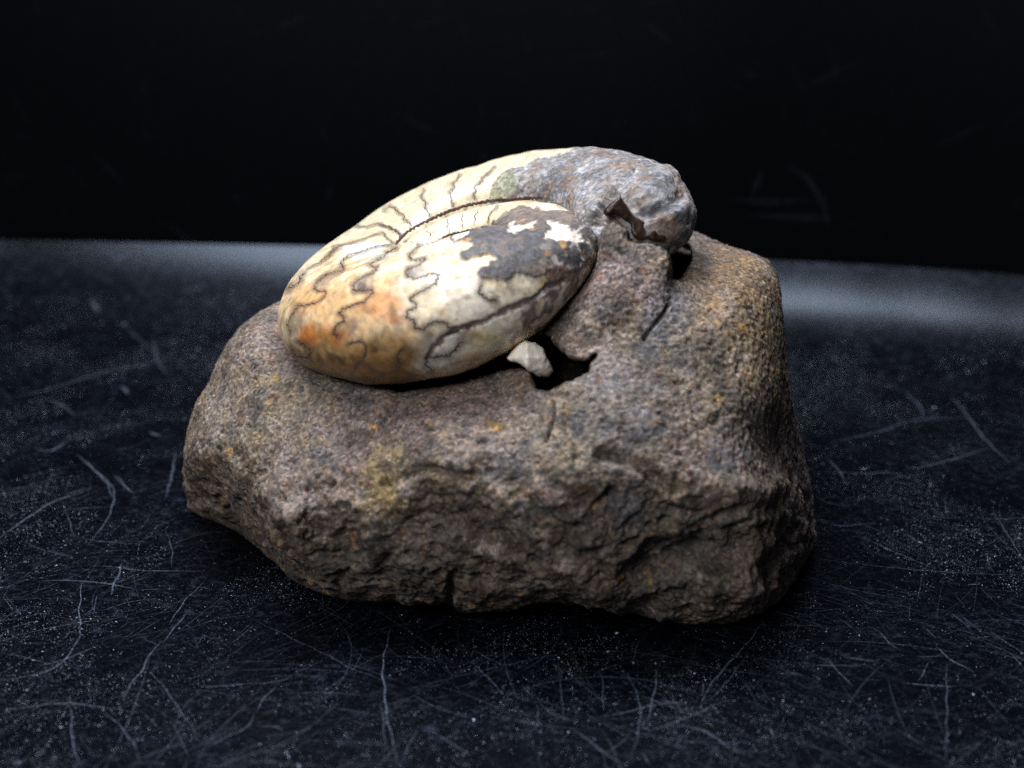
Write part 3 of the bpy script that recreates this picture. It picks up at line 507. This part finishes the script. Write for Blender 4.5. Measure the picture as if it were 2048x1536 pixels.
C = mixc(C, lin(150, 132, 125), blob(1500, 1180, 80, .8)*0.7); C = mixc(C, lin(150, 135, 130), blob(1140, 1130, 55, .9)*0.6)
C = mixc(C, lin(74, 67, 64), sm(fbm(V, 2.9, 4, 71), 0.12, 0.5)*0.6); C = mixc(C, lin(150, 138, 134), sm(fbm(V, 3.4, 4, 73), 0.2, 0.55)*0.5)
C = mixc(C, lin(176, 140, 84), (sm(n3, 0.55, 0.75)*sm(noise(V, 2.1, 77), 0, 0.4))*0.8)
C = mixc(C, lin(112, 70, 54), sm(noise(V, 7.5, 79), 0.5, 0.62)*0.5)
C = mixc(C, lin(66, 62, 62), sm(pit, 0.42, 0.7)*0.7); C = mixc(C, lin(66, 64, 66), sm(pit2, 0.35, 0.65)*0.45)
C = mixc(C, lin(60, 50, 40), hole_m*0.8)  # shade painted into the carved hole, gap and notch
C = mixc(C, lin(50, 46, 46), np.where((u > 1060) & (u < 1360) & (v > 590) & (v < 900), 1-sm(cd, 1, 5), 0)*0.9)
OFF = np.array([0, 14.0, 0])
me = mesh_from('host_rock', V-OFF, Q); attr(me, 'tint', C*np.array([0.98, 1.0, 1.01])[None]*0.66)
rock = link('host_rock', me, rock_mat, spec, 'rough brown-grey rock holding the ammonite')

# ---- ammonite: one coiled tube, swept along a tightening spiral
AC = at(962.1, 531.4, 14.15); PX = 14.15/F
e1 = RIGHT*0.9397+UP*0.342+FWD*0.06; e1 /= np.linalg.norm(e1)
TAU = math.radians(20.64); perp = UP*0.9397-RIGHT*0.342
e2 = perp*math.sin(TAU)+FWD*math.cos(TAU); e2 -= e1*(e1@e2); e2 /= np.linalg.norm(e2); en = np.cross(e1, e2)
if en@UP < 0: en = -en
KP = np.array([-30, 0, 45, 90, 135, 180, 225, 270, 315, 360, 405, 450, 540, 630, 720, 900], float)
KR = np.array([445, 437, 458, 459, 440, 425, 384, 322, 260, 225, 222, 219, 209, 175, 140, 80], float)
KA = np.array([115, 120, 135, 143, 148, 143, 140, 136, 114, 91, 74, 62, 53, 46, 38, 20], float)
KB = np.array([64, 100, 121, 128, 100, 100, 117, 113, 73, 61, 74, 75, 68, 54, 42, 22], float)
def spl(k, x):
    # smooth interpolation of the key values
    return sum(np.interp(x+o, KP, k)*g for o, g in ((-20, 1), (-15, 1), (-10, 1), (-5, 1), (0, 2), (5, 1), (10, 1), (15, 1), (20, 1)))/10
nu, nvv = 1500, 300
ph = np.concatenate([np.linspace(-34, 400, 1150), np.linspace(400, 820, 350)])
ps = np.linspace(0, 2*math.pi, nvv, endpoint=False)
PH, PS = np.meshgrid(ph, ps, indexing='ij'); Rr = spl(KR, ph); Aa = spl(KA, ph); Bb = spl(KB, ph)
cap = np.sqrt(np.clip((ph+34)/14, 0, 1)*(2-np.clip((ph+34)/14, 0, 1)))*0.97+0.03
Aa2 = Aa*cap; Bb2 = Bb*cap
def sup(c, p): return np.sign(c)*np.abs(c)**p
rc = Rr-Aa
pw = 1/(1+np.exp(np.cos(PS)*6)); pw = 0.95*(1-pw)+0.6*pw      # fuller towards the umbilicus
cr, cn = sup(np.cos(PS), pw), sup(np.sin(PS), pw)
rad = (rc[:, None]+Aa2[:, None]*cr)*PX; ax = Bb2[:, None]*cn*PX
PHr = np.radians(PH)
P = AC+rad[..., None]*(np.cos(PHr)[..., None]*e1+np.sin(PHr)[..., None]*e2)+ax[..., None]*en
AV = P.reshape(-1, 3); I = np.arange(nu*nvv).reshape(nu, nvv); J = np.roll(I, -1, axis=1)
AQ = np.stack([I[:-1], J[:-1], J[1:], I[1:]], -1).reshape(-1, 4)
c0 = len(AV); AV = np.concatenate([AV, [AV[I[0]].mean(0)]])
AN = vnormals(AV, AQ); ctr = np.repeat((AC+(rc*PX)[:, None]*(np.cos(np.radians(ph))[:, None]*e1+np.sin(np.radians(ph))[:, None]*e2)), nvv, 0)
if (AN[:-1]*(AV[:-1]-ctr)).sum() < 0: AN = -AN; AQ = AQ[:, ::-1].copy()
AV = AV[:-1]; AN = AN[:-1]; PHf = PH.ravel(); PSf = PS.ravel()
au, av, ad = to_uvd(AV)
wx = 5*noise(AV, 5, 91)+4*noise(AV, 13, 92)+3*noise(AV, 27, 96); wy = 5*noise(AV, 5, 93)+4*noise(AV, 13, 94)+3*noise(AV, 27, 97)
wu, wv = au+wx, av+wy
B2 = z6(760, 380, 4.452); Z1 = z6(520, 260, 2.844); Z2 = z6(900, 260, 2.844); Z3 = z6(560, 480, 5.12)
seg_near = (PHf > 165) & (PHf < 420); seg_out = PHf < 200; seg_in = PHf >= 400
def pm(poly, e=3, near=True):
    s = np.zeros(len(au)); k = seg_near if near else np.ones(len(au), bool)
    s[k] = 1-sm(sd_poly(wu[k], wv[k], poly), -e, e); return s
CRUST = B2([(640, 470), (700, 462), (800, 400), (930, 330), (1060, 270), (1130, 200), (1240, 150), (1330, 170), (1400, 180), (1520, 190), (1640, 200), (1750, 240), (1850, 340), (1900, 430), (1890, 560),
            (1830, 640), (1740, 720), (1660, 740), (1500, 700), (1470, 740), (1400, 790), (1300, 770), (1200, 730), (1170, 790), (1060, 790), (1000, 810), (900, 790), (880, 740), (910, 690), (980, 640), (1030, 600),
            (960, 590), (860, 590), (780, 615), (700, 595), (700, 560), (820, 500), (720, 490)])
WH1 = B2([(1130, 380), (1160, 310), (1290, 315), (1410, 295), (1350, 335), (1190, 385)])
WH2 = B2([(1470, 300), (1560, 310), (1650, 330), (1750, 380), (1800, 430), (1790, 460), (1650, 455), (1560, 440), (1480, 450), (1460, 400), (1510, 350)])
WH3 = B2([(1335, 150), (1500, 120), (1512, 165), (1380, 185)]); WH4 = B2([(1645, 160), (1700, 150), (1830, 235), (1895, 300), (1860, 352), (1780, 290)]); WH5 = B2([(1850, 355), (1890, 345), (1930, 400), (1905, 420)])
GREY = [(1290, 445), (1210, 480), (1200, 580), (1150, 640), (1100, 680), (1030, 705), (1010, 660), (1050, 600), (1010, 592), (965, 585), (970, 556), (1060, 555), (1120, 520), (1150, 470), (1200, 400)]
m_crust = pm(CRUST)*(1-pm(WH1, 2))*(1-pm(WH2, 2))*(1-pm(WH3, 2))*(1-pm(WH4, 2))*(1-pm(WH5, 2))
m_grey = pm(GREY)*sm(fbm(AV, 5, 4, 95)+0.003*(wu-1100), -0.22, 0.08)
bcx = np.array([978, 985, 1000, 1030, 1070, 1120, 1180]); bcy = np.array([405, 372, 352, 335, 318, 305, 280])
lim = np.interp(wv, bcy[::-1], bcx[::-1]); m_body = np.where(seg_out & (PHf < 150), sm(wu-lim, -3, 3), 0)
# relief
ns = 0.02*fbm(AV, 1.2, 3, 101)
ad_ = ns+0.004*fbm(AV, 6, 3, 103)
ad_ += m_crust*(0.018+0.012*fbm(AV, 5, 4, 105))+m_grey*0.012*fbm(AV, 6, 4, 107)
ad_ -= 0.02*pm([(820, 740), (1200, 560), (1210, 600), (900, 760)], 20)*0
RIDGE = [([(1222, 385), (1200, 425), (1192, 450)], 18, -0.10), ([(1362, 392), (1345, 404), (1310, 425), (1290, 432)], 20, -0.055), ([(1345, 345), (1305, 365), (1275, 390)], 26, 0.04),
         ([(1370, 415), (1330, 440)], 18, 0.02), ([(1380, 452), (1360, 446)], 6, -0.015), ([(1262, 340), (1250, 352), (1240, 370)], 14, -0.04)]
for pts, wd, am in RIDGE:
    k = m_body > 0; t = np.zeros(len(au)); t[k] = 1-sm(d_line(wu[k], wv[k], pts), wd*0.2, wd); ad_ += am*t
ad_ += m_body*(0.008*fbm(AV, 1.6, 4, 111)+0.012*(0.5-np.abs(fbm(AV, 3.4, 4, 113)))+0.007*fbm(AV, 11, 3, 115)-0.004)
KEEL = [(857, 714), (872, 690), (888, 671), (900, 667), (921, 661), (951, 648), (970, 640), (1016, 619), (1069, 597), (1097, 576), (1130, 560)]
kd = np.full(len(au), 1e3); kd[seg_near] = d_line(wu[seg_near], wv[seg_near], KEEL); ad_ -= 0.022*(1-sm(kd, 2, 8))
AVd = AV+AN*ad_[:, None]
# suture lines: thin mineral seams inlaid in the shell
SUT = [
 (Z1([(935, 345), (915, 380), (945, 420), (935, 440), (950, 462), (960, 480), (968, 495)]), 2.2), (Z1([(1135, 255), (1125, 285), (1100, 310), (1105, 335), (1080, 360), (1090, 400), (1100, 440)]), 2.4),
 (Z1([(1335, 205), (1300, 245), (1265, 270), (1255, 300), (1220, 320), (1225, 350), (1215, 375), (1225, 395)]), 2.4), (Z1([(705, 455), (740, 432), (770, 445), (785, 470), (815, 480), (820, 510), (850, 530), (860, 550)]), 2.6),
 (Z1([(545, 545), (600, 548), (665, 530), (735, 550), (770, 570), (800, 600)]), 2.4), (Z1([(345, 740), (400, 700), (420, 670), (520, 640), (640, 600), (700, 580), (720, 620), (775, 650)]), 2.0),
 (Z3([(1140, 50), (1000, 60), (900, 90), (800, 130), (720, 150), (660, 190), (620, 240), (660, 280), (640, 310), (560, 330), (490, 345), (430, 390), (370, 450), (350, 500), (400, 530), (470, 520), (460, 580), (400, 630), (340, 650), (250, 670), (190, 670), (150, 730), (100, 800), (75, 860), (100, 930), (110, 960)]), 3.0),
 (Z3([(1200, 80), (1100, 130), (1060, 170), (980, 210), (910, 260), (1000, 280), (990, 310), (930, 350), (840, 380), (780, 430), (740, 470), (750, 520), (830, 520), (940, 500), (950, 540), (900, 590), (870, 630), (790, 650), (710, 680), (640, 710), (600, 750), (660, 790), (650, 840), (590, 860), (560, 900), (545, 950), (600, 1000)]), 3.6),
 (Z3([(1400, 80), (1330, 160), (1330, 200), (1380, 215), (1490, 180), (1440, 250), (1380, 280), (1300, 300), (1290, 370), (1380, 400), (1480, 370), (1560, 340), (1640, 350), (1600, 400), (1590, 450), (1500, 490), (1450, 530), (1370, 560), (1340, 590), (1340, 620), (1400, 660), (1380, 700), (1310, 730), (1300, 790), (1370, 830), (1390, 900), (1450, 920), (1500, 880), (1600, 830), (1700, 850), (1740, 900)]), 3.8),
 (Z3([(600, 70), (540, 130), (500, 180), (430, 220), (350, 260), (280, 300)]), 2.6), (Z3([(240, 340), (210, 380), (210, 430), (150, 460), (90, 500)]), 4),
 (Z3([(110, 1100), (150, 1180), (220, 1200), (290, 1215), (320, 1140), (250, 1080), (190, 1040)]), 4.0),
 (Z3([(1860, 1040), (1800, 1130), (1720, 1180), (1600, 1190), (1520, 1200), (1500, 1280), (1540, 1320)]), 5.5), (Z3([(1680, 970), (1740, 950), (1850, 920), (1960, 880)]), 5.0),
 (Z3([(700, 1060), (820, 1030), (880, 1080), (870, 1180), (830, 1240), (760, 1330)]), 3), (Z3([(1250, 1120), (1190, 1200), (1240, 1270)]), 3),
 (B2([(410, 355), (450, 390), (480, 430)]), 2.4), (B2([(590, 240), (610, 290), (600, 330), (615, 380)]), 2.2), (B2([(760, 185), (730, 240), (735, 290), (735, 340)]), 2.4), (B2([(900, 160), (860, 210), (840, 240), (850, 290)]), 2.8),
 (B2([(1040, 150), (980, 210), (960, 260), (950, 300)]), 2.2), (B2([(630, 410), (650, 460)]), 2), (B2([(220, 460), (310, 460), (380, 490)]), 2.2), (B2([(0, 305), (60, 320), (140, 360), (190, 410)]), 2.2),
 (Z2([(180, 880), (165, 920), (215, 970), (260, 970)]), 4), 
]
SEAM = [(B2([(140, 480), (220, 390), (330, 320), (450, 260), (600, 195), (750, 145), (900, 110), (1000, 95), (1150, 90), (1300, 75), (1450, 70)]), 9), (B2([(380, 490), (500, 460), (620, 400), (750, 370), (850, 345), (930, 325)]), 6.5)]
# mineral colour, with blown highlights painted in white
n1 = fbm(AV, 1.6, 4, 121); n2 = fbm(AV, 4.5, 4, 123)
C = np.tile(np.array(lin(232, 220, 194)), (len(AV), 1))
C = mixc(C, lin(218, 198, 158), sm(n1, -0.2, 0.5)*0.8); C = mixc(C, lin(238, 232, 214), sm(-n1+0.3*n2, 0.1, 0.5)*0.7)
def ab(px_, py_, rx, ry, soft=0.7):
    return np.where(seg_near | (PHf > 150), 1-sm(np.hypot((au-px_)/rx, (av-py_)/ry)+0.5*n1+0.25*n2, 1-soft, 1), 0)
C = mixc(C, lin(226, 184, 130), ab(700, 625, 190, 110, .7)*0.85)
C = mixc(C, lin(206, 136, 74), ab(645, 672, 75, 38)*0.95); C = mixc(C, lin(214, 144, 90), ab(775, 615, 60, 40)*0.7); C = mixc(C, lin(216, 150, 84), ab(620, 600, 60, 40)*0.5)
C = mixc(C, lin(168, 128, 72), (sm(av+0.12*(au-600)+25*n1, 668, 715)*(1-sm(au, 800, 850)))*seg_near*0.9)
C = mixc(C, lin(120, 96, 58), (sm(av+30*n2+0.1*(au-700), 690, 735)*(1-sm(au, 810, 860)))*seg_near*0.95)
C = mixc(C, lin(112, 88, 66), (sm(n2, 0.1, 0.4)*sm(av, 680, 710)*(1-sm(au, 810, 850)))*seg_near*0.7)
C = mixc(C, lin(246, 244, 238), ab(700, 485, 75, 26, .4)*0.9); C = mixc(C, lin(246, 240, 224), ab(925, 575, 75, 60)*0.9)  # pale shell and its two blown highlights, painted white
C = mixc(C, lin(226, 220, 204), pm([(812, 742), (840, 690), (880, 665), (1000, 620), (1060, 600), (1080, 640), (1000, 700), (900, 740), (850, 760)], 8)*0.85)
C = mixc(C, lin(186, 176, 112), ab(975, 680, 45, 22)*0.5)
C = mixc(C, lin(222, 220, 212), pm([(820, 735), (870, 690), (905, 700), (880, 722), (850, 745)], 4)*0.8)
C = mixc(C, lin(172, 144, 78), np.where(seg_out, sm(0.0+n2, 0.15, 0.4), 0)*0.5)
C = mixc(C, lin(176, 146, 76), np.where(seg_out, 1-sm(np.hypot((au-925)/24, (av-395)/14)+0.4*n2, 0.4, 1), 0)*0.8)
C = mixc(C, lin(204, 191, 162), np.where(seg_out, sm(165-PHf, 0, 30), 0)*0.8); C = mixc(C, lin(204, 192, 164), sm(PHf, 365, 380)*0.6)
C = mixc(C, lin(250, 248, 244), ab(705, 487, 85, 30, .35)*0.95)  # left highlight painted white again over the tan
C = mixc(C, lin(196, 156, 104), seg_near*sm(fbm(AV, 3.3, 4, 151), 0.05, 0.45)*0.55)
C = mixc(C, lin(150, 132, 104), seg_near*sm(fbm(AV, 6.5, 3, 153), 0.25, 0.6)*0.5)
for G_ in ([(744, 546), (724, 553), (706, 567), (703, 584), (722, 586), (745, 576), (757, 560)], [(843, 527), (830, 533), (811, 541), (811, 555), (830, 561), (852, 552), (852, 536)], [(650, 545), (690, 538), (672, 560), (650, 580), (632, 578), (634, 564)],
           [(585, 625), (606, 614), (612, 640), (600, 670), (584, 668), (578, 650)], [(700, 640), (722, 640), (712, 664), (694, 668)], [(820, 700), (850, 660), (880, 662), (860, 700), (830, 720)]):
    C = mixc(C, lin(126, 116, 108), pm(G_, 7)*0.6)
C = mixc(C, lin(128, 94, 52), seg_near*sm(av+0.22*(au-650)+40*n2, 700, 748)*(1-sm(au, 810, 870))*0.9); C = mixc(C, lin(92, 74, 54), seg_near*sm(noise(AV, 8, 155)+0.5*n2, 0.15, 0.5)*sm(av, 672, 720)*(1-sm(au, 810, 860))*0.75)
C = mixc(C, lin(190, 112, 56), (ab(640, 672, 62, 30)+ab(790, 640, 40, 20))*0.6)
for sx, sy, rx, ry in ((722, 572, 12, 11), (824, 548, 14, 10), (600, 714, 18, 7), (752, 455, 3, 3), (836, 492, 8, 5)):
    C = mixc(C, lin(112, 102, 96), ab(sx, sy, rx, ry, .5)*0.85)
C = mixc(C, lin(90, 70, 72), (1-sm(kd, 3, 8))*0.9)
Bd = mixc(np.tile(np.array(lin(132, 130, 132)), (len(AV), 1)), lin(92, 94, 101), sm(n1, -0.1, 0.4)*0.8)
Bd = mixc(Bd, lin(170, 172, 180), sm(0.6*n2+0.8*noise(AV, 13, 131), 0.28, 0.6)*0.65); Bd = mixc(Bd, lin(120, 100, 88), sm(-n2, 0.15, 0.5)*0.6)
tg = np.where(seg_out, 1-sm(sd_poly(wu, wv, [(980, 400), (984, 372), (1000, 352), (1020, 345), (1034, 352), (1032, 380), (1020, 395)]), -3, 3), 0)
Bd = mixc(Bd, lin(140, 142, 126), tg)
HS = np.clip(n2*0.5+0.5, 0, 1)
for pts, wd in SUT:
    p = np.array(pts); k = (au > p[:, 0].min()-14) & (au < p[:, 0].max()+14) & (av > p[:, 1].min()-14) & (av < p[:, 1].max()+14) & (PHf < 420) if p[:, 0].max() < 1e4 else None
    dl = d_line(au[k]+0.4*wx[k], av[k]+0.4*wy[k], [tuple(q_) for q_ in p]); t = np.zeros(len(au)); t[k] = (1-sm(dl, wd*0.5, wd*3.0))*0.6
    C = mixc(C, lin(86, 72, 68), t)
C *= (1-0.0*HS)[:, None]; C = C*np.array([0.88, 0.88, 0.9])
grain = fbm(AV, 16, 3, 141); C = C*(1+0.22*grain)[:, None]
C = mixc(C, lin(150, 118, 78), sm(noise(AV, 18, 143), 0.45, 0.7)*0.5)
C = mixc(C, (0, 0, 0), m_body)+Bd*m_body[:, None]
Cc = mixc(np.tile(np.array(lin(82, 80, 84)), (len(AV), 1)), lin(104, 94, 86), sm(n2, -0.1, 0.4)*0.8); Cc = mixc(Cc, lin(176, 134, 84), sm(noise(AV, 7, 133), 0.48, 0.6)*0.8)
Cc = mixc(Cc, lin(120, 106, 98), sm(-av, -470, -430)*0.6)
C = mixc(C, (0, 0, 0), m_crust)+Cc*m_crust[:, None]
m_fl = m_crust*sm(wu, 1060, 1150)*sm(wv, 455, 520)*sm(noise(AV, 9, 157)+0.6*n2, 0.05, 0.3)
C = mixc(C, lin(196, 190, 188), m_fl*0.85)
C = mixc(C, lin(88, 82, 84), m_grey*0.85); C = mixc(C, lin(190, 186, 184), m_grey*sm(noise(AV, 10, 159), 0.2, 0.4)*0.7); C = mixc(C, lin(120, 92, 74), m_grey*sm(n2, 0.15, 0.4)*0.6)
for W_ in (WH1, WH2, WH3, WH4, WH5): C = mixc(C, lin(205, 196, 190), pm(W_, 2)*0.9)
C = mixc(C, lin(60, 52, 46), np.where(seg_in, 0, 0))
bvh = BVHTree.FromPolygons([tuple(p) for p in AVd[::1]], [tuple(q) for q in AQ.tolist()])
# split into its visible pieces; neighbours share their border positions
fm = {k: a[AQ].mean(1) for k, a in dict(body=m_body, crust=m_crust, ph=PHf).items()}
lab = np.where(fm['body'] > 0.5, 1, np.where(fm['crust'] > 0.5, 2, np.where(fm['ph'] > 372, 3, 0)))
attrs_pos = AVd-OFF
def piece(name, k, mat, parent, label):
    q = AQ[lab == k]; us, inv = np.unique(q, return_inverse=True); q = inv.reshape(q.shape)
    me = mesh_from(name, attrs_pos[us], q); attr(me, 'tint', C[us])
    me.normals_split_custom_set_from_vertices([tuple(n) for n in GN[us]])
    return link(name, me, mat, parent, label)
GN = vnormals(AVd, AQ)
if (GN*AN).sum() < 0: GN = -GN
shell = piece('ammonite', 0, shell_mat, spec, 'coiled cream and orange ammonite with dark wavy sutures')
piece('body_chamber', 1, steinkern_mat, shell, 'grey stone-filled last chamber at the upper right')
piece('matrix_crust', 2, crust_mat, shell, 'dark grey crust over the end of the near coil')
piece('inner_whorl', 3, shell_mat, shell, 'narrow cream inner coil between the dark seams')

def inlay(pts, width, wig):
    P = np.array(pts, float); t = np.r_[0, np.cumsum(np.linalg.norm(np.diff(P, axis=0), axis=1))]; n = max(5, int(t[-1]/1.3)); tt = np.linspace(0, t[-1], n)
    q = np.stack([np.interp(tt, t, P[:, k]) for k in range(2)], 1)
    for _ in range(2): q[1:-1] = (q[:-2]+2*q[1:-1]+q[2:])/4
    ph_ = rng.random()*6; q += wig*np.c_[np.sin(tt*0.6+ph_+1.3*np.sin(tt*0.13))*0.95+rng.normal(0, 0.3, n), np.cos(tt*0.66+ph_+1.1*np.sin(tt*0.17))*0.8]
    pos, nor = [], []
    for a, b_ in q:
        d_ = (a-1024)/F*RIGHT+(768-b_)/F*UP+FWD; d_ /= np.linalg.norm(d_)
        hit = bvh.ray_cast(Vector(CAM), Vector(d_))
        if hit[0] is None: continue
        nn = np.array(hit[1]); nn = -nn if nn@d_ > 0 else nn; pos.append(np.array(hit[0])); nor.append(nn)
    if len(pos) < 4: return None
    return np.array(pos), np.array(nor)
def inlay_mesh(name, lines):
    Vs, Qs = [], []; base = 0
    for pts, width, wig in lines:
        r = inlay(pts, width, wig)
        if r is None: continue
        pos, nor = r; n = len(pos); T = np.gradient(pos, axis=0); T /= np.linalg.norm(T, axis=1)[:, None]+1e-9
        S = np.cross(nor, T); S /= np.linalg.norm(S, axis=1)[:, None]+1e-9
        for _ in range(4): S[1:-1] = (S[:-2]+S[1:-1]*2+S[2:])/4
        wv_ = width*PX*0.5*(0.75+0.5*rng.random(n)); wv_[1:-1] = (wv_[:-2]+wv_[1:-1]+wv_[2:])/3; wv_ *= np.minimum(1, np.minimum(np.arange(n), np.arange(n)[::-1])/4+0.3)
        sec = [(-1, -0.25), (-0.55, 0.10), (0.55, 0.10), (1, -0.25), (0, -0.8)]
        Vv = np.stack([pos+S*(a*wv_)[:, None]+nor*(b_*np.minimum(wv_, 0.01)+0.0005)[:, None] for a, b_ in sec], 1).reshape(-1, 3); Vs.append(Vv)
        I = base+np.arange(n*5).reshape(n, 5); J = np.roll(I, -1, 1); Qs.append(np.stack([I[:-1], J[:-1], J[1:], I[1:]], -1).reshape(-1, 4)); base += n*5
    if not Vs: return None
    return mesh_from(name, np.concatenate(Vs)-OFF, np.concatenate(Qs))
for pts, wd in SUT:
    me = inlay_mesh('suture_line', [(pts, wd*1.15, 0.5+0.5*wd)])
    if me: link('suture_line', me, suture_mat, shell)
for pts, wd in SEAM:
    me = inlay_mesh('whorl_seam', [(pts, wd, 1.2)])
    if me: link('whorl_seam', me, suture_mat, shell)

# ---- small solids carved from an outline with real thickness
def carve(name, poly, dfun, thick, k, hh, mat, tint, label, seed, amp=0.02, parent=spec):
    p = np.array(poly, float); c = p.mean(0); dc = float(dfun(np.array([c[0]]), np.array([c[1]]))[0])
    cor = np.concatenate([at(p[:, 0], p[:, 1], np.full(len(p), dc+o)) for o in (-0.4, thick+0.4)]); lo, hi = cor.min(0)-0.15, cor.max(0)+0.15
    ax_ = [np.arange(lo[i], hi[i], hh) for i in range(3)]; G = np.stack(np.meshgrid(*ax_, indexing='ij'), -1); S = G.shape[:3]
    U, Vv, D = to_uvd(G.reshape(-1, 3)); s = sd_poly(U, Vv, poly)*D/F; f0 = dfun(U, Vv)
    f = smax(smax(s, f0-D, k), D-(f0+thick), k).reshape(S)
    V_, Q_ = surface_nets(f, lo, hh); N_ = vnormals(V_, Q_)
    if (N_*(V_-V_.mean(0))).sum() < 0: Q_ = Q_[:, ::-1].copy(); N_ = -N_
    V_ = V_+N_*(amp*fbm(V_, 3.5, 4, seed))[:, None]
    me = mesh_from(name, V_-OFF, Q_); attr(me, 'tint', np.tile(np.array(tint), (len(V_), 1))); return link(name, me, mat, parent, label)
Z5 = z6(960, 560, 5.12)
CHIP = Z5([(275, 800), (330, 740), (400, 670), (470, 630), (560, 650), (640, 710), (680, 810), (745, 925), (700, 985), (600, 985), (500, 930), (420, 870), (380, 850), (310, 840)])
carve('calcite_chip', CHIP, lambda U, V: 12.82+0.0035*np.abs(U-1055)+0.002*np.abs(V-715)+0.0018*np.maximum(0, V-735), 0.32, 0.08, 0.009, chip_mat, (0.97, 0.92, 0.82), 'small white chip lodged at the mouth of the dark hollow', 5, 0.022)
Z7 = z6(1140, 360, 6.827)
hd = [bvh.ray_cast(Vector(CAM), Vector(at(a_, b_, 1.0)-CAM).normalized())[0] for a_, b_ in ((1255, 430), (1290, 465), (1320, 480))]
brown_d = min([float((np.array(q_)-CAM)@FWD) for q_ in hd if q_ is not None] or [13.6])-0.03; print('chamber', hd and brown_d)
BROWN = Z7([(690, 195), (740, 300), (800, 390), (870, 490), (960, 540), (1060, 600), (1150, 650), (1250, 650), (1310, 720), (1325, 800), (1290, 850), (1180, 840), (1060, 810), (960, 830), (880, 790), (830, 700), (830, 610), (760, 550), (700, 480), (620, 440), (520, 480), (480, 430), (560, 350), (640, 260)])
carve('shell_fragment', BROWN, lambda U, V: brown_d+0.02+0*U, 0.2, 0.03, 0.012, brown_mat, (0, 0, 0), 'broken dark brown shell edge under the grey chamber', 8, 0.02)
print('done', sum(len(o.data.polygons) for o in scene.objects if o.type == 'MESH'))
